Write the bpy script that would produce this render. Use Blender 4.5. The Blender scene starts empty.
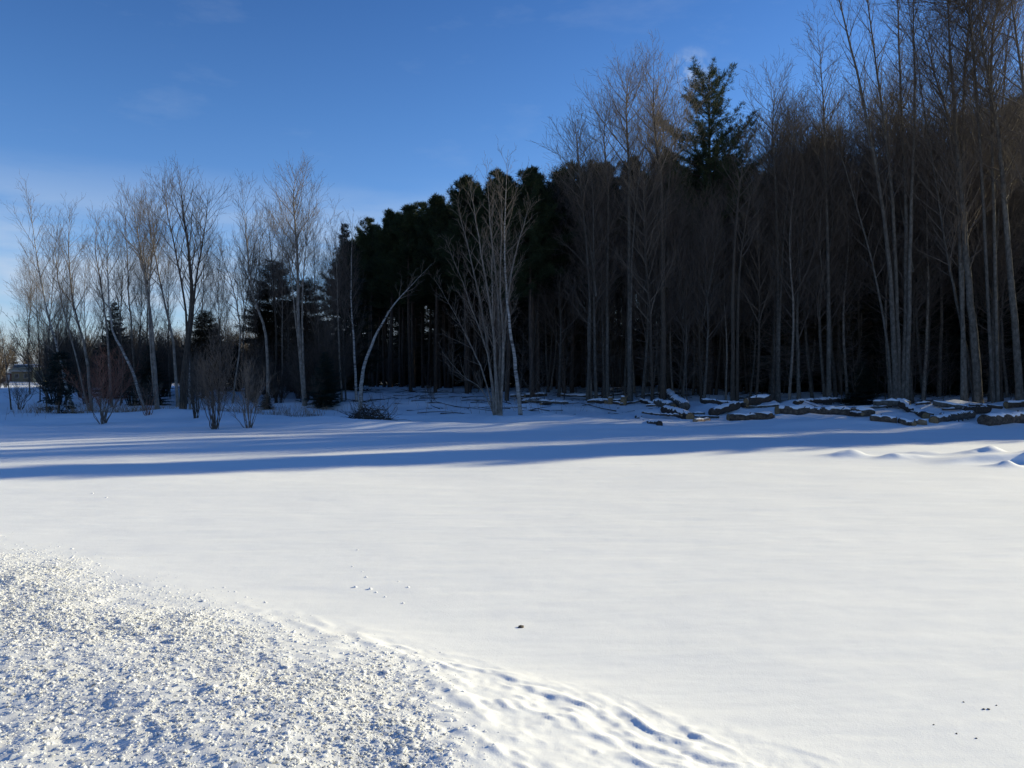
import bpy, math, random
import numpy as np
from mathutils import Vector

R = math.radians
rng = np.random.default_rng(7)
rnd = random.Random(11)
sc = bpy.context.scene
col = sc.collection

# ---------------------------------------------------------------- camera constants (used to lay the place out in metres)
F, CAMZ, HZ = 804.0, 1.8, 378.0
SUN_AZ, SUN_EL = R(66), R(19.5)        # azimuth from +Y towards +X

# ---------------------------------------------------------------- noise and terrain
def _hash(ix, iy, seed):
    n = (ix.astype(np.int64) * 374761393 + iy.astype(np.int64) * 668265263 + seed * 982451653) & 0x7fffffff
    n = ((n ^ (n >> 13)) * 1274126177) & 0x7fffffff
    return ((n ^ (n >> 16)) & 0xffff) / 65535.0

def vnoise(x, y, seed=0):
    x = np.asarray(x, float); y = np.asarray(y, float)
    ix = np.floor(x); iy = np.floor(y); fx = x - ix; fy = y - iy
    fx = fx * fx * (3 - 2 * fx); fy = fy * fy * (3 - 2 * fy)
    a = _hash(ix, iy, seed); b = _hash(ix + 1, iy, seed); c = _hash(ix, iy + 1, seed); d = _hash(ix + 1, iy + 1, seed)
    return (a * (1 - fx) + b * fx) * (1 - fy) + (c * (1 - fx) + d * fx) * fy * 1.0 - 0.5

def fbm(x, y, seed=0, octv=4):
    s = 0; a = 1.0
    for o in range(octv):
        s = s + a * vnoise(np.asarray(x) * 2 ** o + 13.7 * o, np.asarray(y) * 2 ** o - 7.1 * o, seed + o); a *= .5
    return s

def sstep(v, a, b):
    t = np.clip((np.asarray(v, float) - a) / (b - a), 0, 1); return t * t * (3 - 2 * t)

AX, AY = -5.7, 8.9
UX, UY = .809, -.588
NX, NY = -.588, -.809
def bank_st(x, y):
    dx = x - AX; dy = y - AY
    return dx * NX + dy * NY, dx * UX + dy * UY

def chunk_mask(x, y):
    s, t = bank_st(x, y)
    w = .45 * vnoise(x * .9, y * .9, 5) + .35 * vnoise(x * 2.6, y * 2.6, 6)
    m = sstep(s + w, -.45, 1.0) * (1 - sstep(t - 1.2 * s + 1.2 * w, 5.9, 6.8))
    return m

def height(x, y):
    x = np.asarray(x, float); y = np.asarray(y, float)
    h = .9 * sstep(y, 37, 62) + .35 * sstep(y, 62, 130) + np.clip(y - 130, 0, None) * .004
    # wide gentle roll of the field and stronger drifts near the wood
    h = h + .10 * fbm(x / 9, y / 5, 21, 3) * sstep(y, 8, 16)
    band = sstep(y, 24, 32) * (1 - sstep(y, 60, 90))
    h = h + band * .40 * fbm(x / 5.0 + y / 9, y / 1.7, 31, 3)
    h = h + sstep(y, 30, 38) * (.08 * fbm(x * 1.1, y * 1.1, 37, 3) + .16 * sstep(x, -6, 0) * (1 - sstep(y, 47, 52)) * fbm(x * 1.5, y * 1.8, 39, 3))
    # log heap bank
    h = h + .50 * sstep(x, 4.5, 8) * np.exp(-((y - 41.5 - .03 * x) / 2.0) ** 2) * (.65 + 1.0 * vnoise(x / 1.7, y / 1.3, 41) + .5 * vnoise(x / .7, y / .6, 42))
    # low lip along the field edge
    h = h + .12 * np.exp(-((y - 37.5 + .8 * vnoise(x / 4, 0 * x, 43)) / .8) ** 2) * (1 - sstep(x, 3, 6))
    # wind-blown windrow that runs in from the side of the field
    yr = 17.1 + .16 * (x - 9) + .15 * vnoise(x * 1.3, 0 * x, 47)
    h = h + .50 * np.exp(-((x - 12.3) / .7) ** 2 - ((y - 17.7) / .4) ** 2) + .35 * np.exp(-((x - 13.8) / 1.1) ** 2 - ((y - 18.2) / .5) ** 2)
    wr = .22 * sstep(x, 8.6, 10.6) * (.8 + .5 * vnoise(x * 1.2, 0 * x, 48))
    d = y - yr
    h = h + wr * np.where(d < 0, np.exp(-(d / .16) ** 2), np.exp(-(d / .8) ** 2))
    for mx_, my_, mh, mr in ((7.75, 18.4, .17, .26), (8.5, 17.9, .12, .2), (9.0, 18.0, .08, .25), (10.2, 16.55, .12, .17), (10.9, 18.4, .2, .3), (9.7, 18.8, .07, .3)):
        dx = (x - mx_) * (1 + .2 * np.sign(x - mx_)); q = np.sqrt(dx * dx * .5 + (y - my_) ** 2) / mr
        h = h + mh * np.exp(-q ** 1.7) * (1 + .5 * vnoise(x * 5, y * 5, 49))
    # the ploughed bank
    s, t = bank_st(x, y)
    w = .35 * vnoise(x * .8, y * .8, 3)
    sw = s + w
    crest = .05 * np.exp(-((sw - 1.05) / .8) ** 2) + .04 * sstep(sw, -.6, 1.1) * (1 - sstep(sw, 1.6, 3.4))
    along = .55 + .75 * np.exp(-((t - 6.6) / 2.2) ** 2) + .35 * vnoise(t * .7, s * .4, 8)
    h = h + crest * along * sstep(t, -4, -1) * (1 - .8 * sstep(t, 8.5, 12))
    m = chunk_mask(x, y)
    fine = sstep(s, -1.5, -.4) * (1 - sstep(s, 5, 7))
    h = h + m * (.044 * fbm(x * 1.7, y * 1.7, 51, 2) + .016 * fbm(x * 7, y * 7, 53, 3) + .014 * fbm(x * 26, y * 26, 54, 2))
    # wind crust lumps beyond the chunks
    a = .72; xr = x * math.cos(a) - y * math.sin(a); yr2 = x * math.sin(a) + y * math.cos(a)
    wq = .22 * vnoise(x * 2.1, y * 2.1, 66) + .08 * vnoise(x * 6, y * 6, 68); lum = fbm((yr2 + wq) * 15, (xr - wq) * 5.0, 61, 2) + .35 * vnoise(yr2 * 3, xr * 1.5, 62) + .35 * vnoise(x * 23 + y * 7, y * 19, 69) + .3 * vnoise(yr2 * 2, xr * 1.2, 67)
    lm = sstep(s + .4 * w, -.22, .2) * (1 - m) * sstep(t, 3.8, 5.2) * (1 - sstep(t, 11, 13))
    rid = sstep(lum, -.2, .42) + .5 * np.clip(lum, 0, .6)
    h = h + lm * (.0125 * rid + .014 * fbm(x * 6, y * 6, 63, 2) + .004 * vnoise(x * 31, y * 29, 64))
    # faint sastrugi in the open field
    h = h + .013 * fbm(x * .9 + y * .5, y * 3.0 - x * .6, 71, 4) * (1 - m) * sstep(30 - y, 0, 5)
    return h

GRID = {}
def hz(x, y):
    if 'z' not in GRID or np.ndim(x): return float(height(np.array([float(x)]), np.array([float(y)]))[0])
    gx, gy, gz = GRID['x'], GRID['y'], GRID['z']
    i = min(max(int(np.searchsorted(gx, x)) - 1, 0), len(gx) - 2); j = min(max(int(np.searchsorted(gy, y)) - 1, 0), len(gy) - 2)
    a = (x - gx[i]) / (gx[i + 1] - gx[i]); b = (y - gy[j]) / (gy[j + 1] - gy[j])
    return float((gz[j, i] * (1 - a) + gz[j, i + 1] * a) * (1 - b) + (gz[j + 1, i] * (1 - a) + gz[j + 1, i + 1] * a) * b)

def ground_px(px, py, d0=5.0):
    """where the sight line through a point of the photograph meets the snow"""
    d = np.arange(d0, 140, .05)
    X = (px - 512) / F * d; Z = CAMZ - (py - HZ) / F * d
    k = np.nonzero(Z <= height(X, d))[0]
    k = k[0] if len(k) else len(d) - 1
    return float(X[k]), float(d[k])

# ---------------------------------------------------------------- mesh builder
REFX = np.array([1., 0, 0]); REFY = np.array([0, 1., 0])
def xcross(a, b):
    a0, a1, a2 = a[..., 0], a[..., 1], a[..., 2]; b0, b1, b2 = b[..., 0], b[..., 1], b[..., 2]
    return np.stack([a1 * b2 - a2 * b1, a2 * b0 - a0 * b2, a0 * b1 - a1 * b0], -1)
class MB:
    def __init__(s): s.V = []; s.Q = []; s.T = []; s.n = 0; s.mq = []; s.mt = []
    def add(s, V, Q=None, T=None, mat=0):
        V = np.asarray(V, float).reshape(-1, 3)
        if Q is not None and len(Q): s.Q.append(np.asarray(Q) + s.n); s.mq.append(np.full(len(Q), mat))
        if T is not None and len(T): s.T.append(np.asarray(T) + s.n); s.mt.append(np.full(len(T), mat))
        s.V.append(V); s.n += len(V)
    def tube(s, P, Rr, n=5, cap=False, mat=0, rough=0.0):
        P = np.asarray(P, float); Rr = np.asarray(Rr, float); k = len(P)
        D_ = P[1:] - P[:-1]; Tn = np.concatenate([D_[:1], D_[1:] + D_[:-1], D_[-1:]]); Tn /= np.sqrt((Tn * Tn).sum(1))[:, None] + 1e-9
        m = Tn.sum(0); ref = REFX if abs(m[0]) < .7 * math.sqrt(m[0] ** 2 + m[1] ** 2 + m[2] ** 2) + 1e-9 else REFY
        u = xcross(Tn, ref); u /= np.sqrt((u * u).sum(1))[:, None] + 1e-9
        v = xcross(Tn, u)
        key = (k, n)
        a = np.arange(n) * 2 * math.pi / n
        ca, sa = np.cos(a), np.sin(a)
        rr = Rr[:, None] * np.ones(n)
        if rough: rr = rr * (1 + rough * (rng.random((k, n)) - .5))
        V = P[:, None, :] + rr[:, :, None] * (ca[None, :, None] * u[:, None, :] + sa[None, :, None] * v[:, None, :])
        if key not in _QC:
            i = np.arange(k - 1)[:, None] * n; j = np.arange(n)[None, :]; j2 = (j + 1) % n
            _QC[key] = np.stack([i + j, i + j2, i + n + j2, i + n + j], -1).reshape(-1, 4)
        T = None
        if cap:
            T = [(0, q + 1, q) for q in range(1, n - 1)] + [((k - 1) * n, (k - 1) * n + q, (k - 1) * n + q + 1) for q in range(1, n - 1)]
        s.add(V.reshape(-1, 3), _QC[key], T, mat)
    def mesh(s, name, mats, smooth=True):
        me = bpy.data.meshes.new(name)
        V = np.concatenate(s.V) if s.V else np.zeros((0, 3))
        Q = np.concatenate(s.Q) if s.Q else np.zeros((0, 4), int)
        T = np.concatenate(s.T) if s.T else np.zeros((0, 3), int)
        me.vertices.add(len(V)); me.vertices.foreach_set('co', V.astype(np.float32).ravel())
        nl = Q.size + T.size; me.loops.add(nl)
        me.loops.foreach_set('vertex_index', np.concatenate([Q.ravel(), T.ravel()]).astype(np.int32))
        me.polygons.add(len(Q) + len(T))
        st = np.concatenate([np.arange(len(Q)) * 4, len(Q) * 4 + np.arange(len(T)) * 3]).astype(np.int32)
        me.polygons.foreach_set('loop_start', st)
        me.polygons.foreach_set('material_index', np.concatenate(s.mq + s.mt).astype(np.int32) if (s.mq or s.mt) else np.zeros(0, np.int32))
        me.polygons.foreach_set('use_smooth', np.full(len(Q) + len(T), smooth))
        for m in (mats if isinstance(mats, (list, tuple)) else [mats]): me.materials.append(m)
        me.update(calc_edges=True)
        return me
    def build(s, name, mats, parent=None, smooth=True):
        o = bpy.data.objects.new(name, s.mesh(name, mats, smooth)); col.objects.link(o)
        if parent is not None: o.parent = parent
        return o
_QC = {}

def tag(o, label=None, cat=None, group=None, kind=None):
    if label: o['label'] = label
    if cat: o['category'] = cat
    if group: o['group'] = group
    if kind: o['kind'] = kind
    return o
def empty(name, loc, rz=0):
    o = bpy.data.objects.new(name, None); o.empty_display_size = .3
    o.location = loc; o.rotation_euler = (0, 0, rz); col.objects.link(o); return o
def clone(root, loc, rz=0., s=1., label=None, group=None, sz=None):
    r = root.copy(); col.objects.link(r); r.location = loc; r.rotation_euler = (0, 0, rz); r.scale = (s, s, sz or s)
    if label: r['label'] = label
    if group: r['group'] = group
    for ch in KIDS[root.name]:
        c = ch.copy(); col.objects.link(c); c.parent = r
    return r
KIDS = {}

# ---------------------------------------------------------------- materials
def newmat(name):
    m = bpy.data.materials.new(name); m.use_nodes = True
    nt = m.node_tree; b = nt.nodes['Principled BSDF']
    b.inputs['Specular IOR Level'].default_value = .25
    return m, nt, b
def N(nt, t, **kw):
    n = nt.nodes.new(t)
    for k, v in kw.items(): setattr(n, k, v)
    return n
def ramp(nt, src, stops):
    r = N(nt, 'ShaderNodeValToRGB'); e = r.color_ramp.elements
    while len(e) < len(stops): e.new(.5)
    for q, (p, c) in zip(e, stops): q.position = p; q.color = (*c, 1)
    nt.links.new(src, r.inputs[0]); return r.outputs[0]
def noise(nt, vec, scale, detail=3, rough=.55):
    n = N(nt, 'ShaderNodeTexNoise'); n.inputs['Scale'].default_value = scale; n.inputs['Detail'].default_value = detail; n.inputs['Roughness'].default_value = rough
    if vec is not None: nt.links.new(vec, n.inputs['Vector'])
    return n.outputs[0]
def objvec(nt, sx=1, sy=1, sz=1):
    t = N(nt, 'ShaderNodeTexCoord'); m = N(nt, 'ShaderNodeMapping'); m.inputs['Scale'].default_value = (sx, sy, sz)
    nt.links.new(t.outputs['Object'], m.inputs['Vector']); return m.outputs[0]
def bump(nt, b, src, strength, dist):
    n = N(nt, 'ShaderNodeBump'); n.inputs['Strength'].default_value = strength; n.inputs['Distance'].default_value = dist
    nt.links.new(src, n.inputs['Height']); nt.links.new(n.outputs[0], b.inputs['Normal'])
def mathn(nt, op, a, b):
    n = N(nt, 'ShaderNodeMath', operation=op)
    for i, v in enumerate((a, b)):
        if isinstance(v, (int, float)): n.inputs[i].default_value = v
        else: nt.links.new(v, n.inputs[i])
    return n.outputs[0]

def bark(name, stops, sx=6, sz=1.2, sc_=3, bs=.5, rnd_amt=.35):
    m, nt, b = newmat(name)
    v = objvec(nt, sx, sx, sz); n = noise(nt, v, sc_, 5, .65)
    c = ramp(nt, n, stops)
    oi = N(nt, 'ShaderNodeObjectInfo'); h = N(nt, 'ShaderNodeHueSaturation')
    nt.links.new(c, h.inputs['Color']); nt.links.new(mathn(nt, 'ADD', mathn(nt, 'MULTIPLY', oi.outputs['Random'], rnd_amt), 1 - rnd_amt / 2), h.inputs['Value'])
    nt.links.new(h.outputs[0], b.inputs['Base Color']); b.inputs['Roughness'].default_value = .9
    bump(nt, b, n, bs, .02); return m
M = {}
M['dark_bark'] = bark('dark_bark', [(.3, (.034, .027, .02)), (.55, (.075, .06, .045)), (.75, (.12, .098, .075))])
M['pine_bark'] = bark('pine_bark', [(.3, (.035, .026, .02)), (.55, (.08, .058, .043)), (.75, (.13, .092, .066))])
M['grey_bark'] = bark('grey_bark', [(.3, (.05, .043, .034)), (.5, (.105, .094, .077)), (.72, (.18, .165, .14))], 3, 2, 2.5)
M['pale_grey_bark'] = bark('pale_grey_bark', [(.3, (.11, .092, .07)), (.5, (.21, .18, .145)), (.72, (.34, .30, .25))], 3, 2, 2.5)
M['log_bark'] = bark('log_bark', [(.3, (.04, .028, .02)), (.5, (.10, .072, .05)), (.72, (.20, .145, .10))], 2.5, 2.5, 2.5)
M['birch_bark'] = bark('birch_bark', [(.36, (.045, .04, .036)), (.47, (.24, .225, .2)), (.72, (.48, .455, .41))], 1.3, 7, 2.2, .3, .25)
M['twig'] = bark('twig', [(.3, (.076, .061, .048)), (.7, (.142, .115, .092))], 1, 1, 2, .0)
M['pale_twig'] = bark('pale_twig', [(.3, (.115, .092, .07)), (.7, (.225, .18, .138))], 1, 1, 2, .0)
M['red_twig'] = bark('red_twig', [(.3, (.13, .06, .042)), (.7, (.24, .12, .085))], 1, 1, 2, .0)
M['dead_twig'] = bark('dead_twig', [(.3, (.045, .036, .028)), (.7, (.095, .076, .058))], 1, 1, 2, .0)
M['straw'] = bark('straw', [(.3, (.2, .12, .07)), (.7, (.40, .28, .17))], 2, 2, 2, .0)
def foliage(name, a, b_, c_):
    m, nt, b = newmat(name)
    n = noise(nt, objvec(nt), .9, 3); c = ramp(nt, n, [(.32, a), (.52, b_), (.72, c_)])
    oi = N(nt, 'ShaderNodeObjectInfo'); h = N(nt, 'ShaderNodeHueSaturation')
    nt.links.new(c, h.inputs['Color']); nt.links.new(mathn(nt, 'ADD', mathn(nt, 'MULTIPLY', oi.outputs['Random'], .5), .75), h.inputs['Value'])
    nt.links.new(h.outputs[0], b.inputs['Base Color']); b.inputs['Roughness'].default_value = .8; b.inputs['Specular IOR Level'].default_value = .15
    return m
M['pine_needles'] = foliage('pine_needles', (.016, .026, .013), (.028, .042, .018), (.048, .062, .026))
M['white_pine_needles'] = foliage('white_pine_needles', (.035, .055, .03), (.065, .09, .042), (.10, .125, .06))
M['spruce_needles'] = foliage('spruce_needles', (.011, .02, .017), (.019, .031, .024), (.03, .045, .031))
M['brown_needles'] = foliage('brown_needles', (.03, .026, .016), (.052, .042, .025), (.075, .06, .036))

def snowmat(name, dirt=0., chunk=False):
    m, nt, b = newmat(name)
    v = objvec(nt)
    n1 = noise(nt, v, .35, 4); n2 = noise(nt, v, 9, 5, .7); n3 = noise(nt, v, 95, 3, .7)
    c = ramp(nt, n1, [(.3, (.67, .68, .70)), (.7, (.75, .76, .775))] if chunk else [(.3, (.85, .86, .87)), (.7, (.895, .90, .905))])
    mx = N(nt, 'ShaderNodeMix', data_type='RGBA')
    if dirt:
        if chunk:
            f = ramp(nt, n2, [(.45, (0, 0, 0)), (.75, (dirt,) * 3)])
            nt.links.new(f, mx.inputs['Factor'])
        else:
            at = N(nt, 'ShaderNodeAttribute', attribute_name='crust')
            f = ramp(nt, n2, [(.4, (.25,) * 3), (.72, (1,) * 3)])
            nt.links.new(mathn(nt, 'MULTIPLY', mathn(nt, 'MULTIPLY', at.outputs['Fac'], f), dirt), mx.inputs['Factor'])
    else: mx.inputs['Factor'].default_value = 0
    nt.links.new(c, mx.inputs['A']); mx.inputs['B'].default_value = (.60, .59, .575, 1)
    nt.links.new(mx.outputs['Result'], b.inputs['Base Color'])
    b.inputs['Roughness'].default_value = .6; b.inputs['Specular IOR Level'].default_value = .2
    if chunk: b.inputs['Subsurface Weight'].default_value = .85; b.inputs['Subsurface Radius'].default_value = (1, 1, 1.1); b.inputs['Subsurface Scale'].default_value = .02
    hsum = mathn(nt, 'ADD', mathn(nt, 'MULTIPLY', n2, .6), mathn(nt, 'MULTIPLY', n3, .35))
    bump(nt, b, hsum, .35, .012)
    return m
M['snow'] = snowmat('snow', .75)
M['chunk_snow'] = snowmat('chunk_snow', .5, True)
M['cap_snow'] = snowmat('cap_snow')
m, nt, b = newmat('cut_wood'); n = noise(nt, objvec(nt, 1, 1, 1), 14, 3)
nt.links.new(ramp(nt, n, [(.3, (.17, .105, .05)), (.7, (.32, .215, .11))]), b.inputs['Base Color']); b.inputs['Roughness'].default_value = .8; M['cut_wood'] = m
m, nt, b = newmat('dark_soil'); n = noise(nt, objvec(nt), 60, 3)
nt.links.new(ramp(nt, n, [(.3, (.05, .04, .03)), (.7, (.14, .115, .09))]), b.inputs['Base Color']); b.inputs['Roughness'].default_value = .9; M['soil'] = m
def flat(name, c, rough=.7, var=.2):
    m, nt, b = newmat(name); n = noise(nt, objvec(nt), 3, 4)
    nt.links.new(ramp(nt, n, [(.3, tuple(x * (1 - var) for x in c)), (.7, tuple(min(1, x * (1 + var)) for x in c))]), b.inputs['Base Color'])
    b.inputs['Roughness'].default_value = rough; M[name] = m
flat('tan_siding', (.22, .18, .105)); flat('red_siding', (.13, .045, .04)); flat('green_roof', (.10, .13, .13)); flat('white_trim', (.42, .42, .41)); flat('dark_glass', (.03, .035, .04), .15)
flat('birdhouse', (.5, .48, .3))

# ---------------------------------------------------------------- ground
def axis(fine0, fine1, step, mid, far):
    a = list(np.arange(fine0, fine1, step))
    s = step; x = fine1
    while x < far: a.append(x); s = min(s * 1.06, max(step, abs(x - fine1) * mid + step)); x += s
    a.append(far); return a
ys = axis(2.7, 10.5, .028, .02, 2500.)
neg = axis(-2.7, 6., .35, .3, 600.)
ys = sorted([-v for v in neg if -v < 2.69] + ys)
xr_ = axis(0., 4.2, .03, .03, 1500.)
xs = sorted([-v for v in axis(0., 7.0, .03, .03, 1500.)[1:]] + xr_)
xs = [v for v in xs if not -.7 < v < 3.2]; ys = [v for v in ys if not 3.1 < v < 5.4]
xs = sorted(xs + list(np.arange(-.7, 3.2, .0145))); ys = sorted(ys + list(np.arange(3.1, 5.4, .0145)))
xs = np.unique(np.concatenate([[v for v in xs if not 6.6 < v < 13.5], np.arange(6.6, 13.5, .07)])); ys = np.unique(np.concatenate([[v for v in ys if not 15.6 < v < 19.6], np.arange(15.6, 19.6, .055)]))
X, Y = np.meshgrid(xs, ys); Z = height(X, Y)
nx, ny = len(xs), len(ys)
GRID.update(x=xs, y=ys, z=Z)
g = MB(); i = (np.arange(ny - 1)[:, None] * nx + np.arange(nx - 1)[None, :]).ravel()
g.add(np.stack([X, Y, Z], -1), np.stack([i, i + 1, i + nx + 1, i + nx], -1))
go = g.build('snow_ground', M['snow']); tag(go, kind='structure')
at = go.data.attributes.new('crust', 'FLOAT', 'POINT'); at.data.foreach_set('value', chunk_mask(X, Y).astype(np.float32).ravel())
print('ground verts', nx * ny)

# ---------------------------------------------------------------- snow chunks of the ploughed bank
t_ = (1 + 5 ** .5) / 2
ICO_V = np.array([(-1, t_, 0), (1, t_, 0), (-1, -t_, 0), (1, -t_, 0), (0, -1, t_), (0, 1, t_), (0, -1, -t_), (0, 1, -t_), (t_, 0, -1), (t_, 0, 1), (-t_, 0, -1), (-t_, 0, 1)]) / math.sqrt(1 + t_ * t_)
ICO_F = np.array([(0, 11, 5), (0, 5, 1), (0, 1, 7), (0, 7, 10), (0, 10, 11), (1, 5, 9), (5, 11, 4), (11, 10, 2), (10, 7, 6), (7, 1, 8), (3, 9, 4), (3, 4, 2), (3, 2, 6), (3, 6, 8), (3, 8, 9), (4, 9, 5), (2, 4, 11), (6, 2, 10), (8, 6, 7), (9, 8, 1)])
def lumps(x, y, r, sink=.62, squash=.66):
    n = len(x); z = height(x, y)
    V = ICO_V[None] * (1 + .55 * (rng.random((n, 12, 1)) - .5)) * r[:, None, None]
    V = V * (1 + .5 * (rng.random((n, 1, 3)) - .5)); V[:, :, 2] *= squash
    a = rng.random(n) * 6.28; ca, sa = np.cos(a)[:, None], np.sin(a)[:, None]
    Vx = V[:, :, 0] * ca - V[:, :, 1] * sa; Vy = V[:, :, 0] * sa + V[:, :, 1] * ca
    V = np.stack([Vx + x[:, None], Vy + y[:, None], V[:, :, 2] + (z + r * (.8 - 2 * sink * .8))[:, None]], -1)
    T = (ICO_F[None] + 12 * np.arange(n)[:, None, None]).reshape(-1, 3)
    return V.reshape(-1, 3), T
n = 720000
x = rng.uniform(-7.2, 1.6, n); y = rng.uniform(2.9, 10.5, n)
s, t = bank_st(x, y)
dens = chunk_mask(x, y) ** 1.7 * (1 - .6 * sstep(s, 1.3, 2.2)) * (.35 + 1.1 * np.clip(vnoise(x * 1.6, y * 1.6, 91) + .5, 0, 1))
vis = (np.abs(x / np.maximum(y, .1)) < .85) & (y > 2.9)
k = (rng.random(n) < dens * .92) & vis
x, y = x[k], y[k]
r = np.clip(.0047 * np.exp(.58 * rng.standard_normal(len(x))), .003, .021)
ms = MB(); V, T = lumps(x, y, r); ms.add(V, None, T)
tag(ms.build('snow_chunks', M['chunk_snow'], None, False), 'crumbled lumps of ploughed snow covering the low roadside bank', 'snow', kind='stuff')
print('chunks', len(x))

# ---------------------------------------------------------------- branch growth
UP = np.array([0, 0, 1.])
def unit(v): return v / (math.sqrt(v[0] * v[0] + v[1] * v[1] + v[2] * v[2]) + 1e-9)
def cross3(a, b): return np.array([a[1] * b[2] - a[2] * b[1], a[2] * b[0] - a[0] * b[2], a[0] * b[1] - a[1] * b[0]])
def perp_dir(T, ang, az):
    ref = UP if abs(T[2]) < .9 else np.array([1., 0, 0])
    u = unit(cross3(T, ref)); v = cross3(T, u)
    return unit(math.cos(ang) * T + math.sin(ang) * (math.cos(az) * u + math.sin(az) * v))
def samp(P, t):
    f = t * (len(P) - 1); i = min(int(f), len(P) - 2); a = f - i
    return P[i] * (1 - a) + P[i + 1] * a, unit(P[i + 1] - P[i])
def limb(p, d, L, k, trop, jit):
    P = [p]; seg = L / (k - 1)
    for q in range(k - 1):
        d = unit(d + UP * trop + (np.array([rnd.random(), rnd.random(), rnd.random()]) - .5) * jit)
        p = p + d * seg; P.append(p)
    return np.array(P)
LV = {1: dict(k=5, n=4, trop=.10, jit=.30), 2: dict(k=4, n=3, trop=.13, jit=.20), 3: dict(k=3, n=3, trop=.08, jit=.18)}
def grow(mb, P, R0, Rfun, L, level, par, t0):
    """children along a limb P of length L"""
    dens = par['dens'][level - 1]; cnt = max(1, int(dens * L * (1 - t0) + rnd.random()))
    lv = LV[level]; az = rnd.random() * 6.28
    for q in range(cnt):
        t = t0 + (1 - t0) * (q + rnd.random()) / cnt; t = min(t, .985)
        p, T = samp(P, t); az += 2.4 + rnd.uniform(-.5, .5)
        a = R(rnd.uniform(*par['ang'][level - 1]))
        d = perp_dir(T, a, az)
        if level == 1:
            prof = par['prof'](t); l = par['l1'] * prof * rnd.uniform(.55, 1.2)
        else: l = L * rnd.uniform(.28, .55) * (1.15 - .6 * t) if level == 2 else L * rnd.uniform(.3, .6)
        l = max(l, par.get('lmin', .25))
        r = min(Rfun(t) * .5, .007 + l * .0095) if level == 1 else max(par['rmin'] * 1.1, l * .0055)
        C = limb(p, d, l, lv['k'], lv['trop'] * par.get('trop', 1), lv['jit'])
        rr = np.linspace(r, par['rmin'] * .8, lv['k'])
        mb.tube(C, rr, lv['n'])
        if level < par.get('maxlev', 3): grow(mb, C, r, lambda tt, r=r: r * (1 - .8 * tt), l, level + 1, par, .12)
ASPEN = dict(dens=(3.2, 4.8, 4.6), ang=((30, 55), (22, 46), (20, 45)), prof=lambda t: .35 + .95 * math.sin(min(1, (1 - t) * 1.5 + .12) * 1.57), l1=2.2, rmin=.0042)
FAN = dict(dens=(2.9, 4.6, 4.6), ang=((22, 50), (22, 46), (20, 45)), prof=lambda t: .35 + .9 * (1 - t) ** .7, l1=2.4, rmin=.0042)
def P_(base, **k): d = dict(base); d.update(k); return d
def densify(pts, m=4):
    pts = np.asarray(pts, float)
    if len(pts) < 3: 
        return np.array([pts[0] * (1 - a) + pts[-1] * a for a in np.linspace(0, 1, 6)])
    out = []; E = np.vstack([2 * pts[0] - pts[1], pts, 2 * pts[-1] - pts[-2]])
    for i in range(1, len(E) - 2):
        for q in range(m):
            t = q / m; p0, p1, p2, p3 = E[i - 1:i + 3]
            out.append(.5 * (2 * p1 + (p2 - p0) * t + (2 * p0 - 5 * p1 + 4 * p2 - p3) * t * t + (3 * p1 - p0 - 3 * p2 + p3) * t ** 3))
    out.append(pts[-1]); return np.array(out)
def plen(P): return float(np.linalg.norm(np.diff(P, axis=0), axis=1).sum())

def bare_tree(name, loc, stems, par, bmat, tmat, label, group=None, cat='tree', flare=1.25, stub=0):
    """stems: [(points relative to the base, base radius, first branch t)]"""
    root = empty(name, loc); tag(root, label, cat, group); kids = []
    cr = MB()
    for pts, r0, t0 in stems:
        P = densify(pts); L = plen(P); kk = np.linspace(0, 1, len(P))
        P = P + (rng.random(P.shape) - .5) * np.array([.05, .05, 0]) * (kk > .05)[:, None] * min(1, L / 8)
        r0 = r0 * par.get('thin', 1); rad = np.maximum(r0 * (1 - kk) ** (.85 if r0 > .2 else 1.0), .006); rad[0] *= flare
        tb = MB(); tb.tube(P, rad, 8 if r0 > .06 else 5, rough=.10)
        kids.append(tb.build('trunk', bmat, root))
        grow(cr, P, r0, lambda t, r0=r0: r0 * (1 - t) ** .85 + .004, L, 1, par, t0)
        for q in range(int(stub * L)):
            t = rnd.uniform(.08, t0); p, T = samp(P, t)
            C = limb(p, perp_dir(T, R(rnd.uniform(60, 95)), rnd.random() * 6.28), rnd.uniform(.4, 1.6), 4, .0, .5); cr.tube(C, [.011, .009, .007, .004], 3)
    kids.append(cr.build('crown', tmat, root)); KIDS[root.name] = kids
    return root
def px_pts(pts, d, base, yo=None):
    """pixel way-points of one stem at distance d, as metres from the base"""
    out = []
    for q, (px, py) in enumerate(pts):
        y = d + (yo[q] if yo else 0)
        out.append(((px - 512) / F * y - base[0], y - base[1], CAMZ - (py - HZ) / F * y - base[2]))
    out[0] = (out[0][0], out[0][1], min(out[0][2], -.15)) if True else out[0]
    return out
def hero(name, d, basepx, stems, par, bmat, tmat, label, group=None, cat='tree', stub=0):
    bx = (basepx - 512) / F * d; base = (bx, d, hz(bx, d))
    S = []
    for st in stems:
        pts, r0, t0 = st[:3]; n = len(pts); lean = st[3] if len(st) > 3 else rnd.uniform(-1, 1)
        pp = px_pts(pts, d, base, [lean * (q / (n - 1)) ** 1.3 for q in range(n)])
        pp[0] = (pp[0][0], 0, -.2)
        S.append((pp, r0, t0))
    return bare_tree(name, base, S, par, bmat, tmat, label, group, cat, stub=stub)

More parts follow.
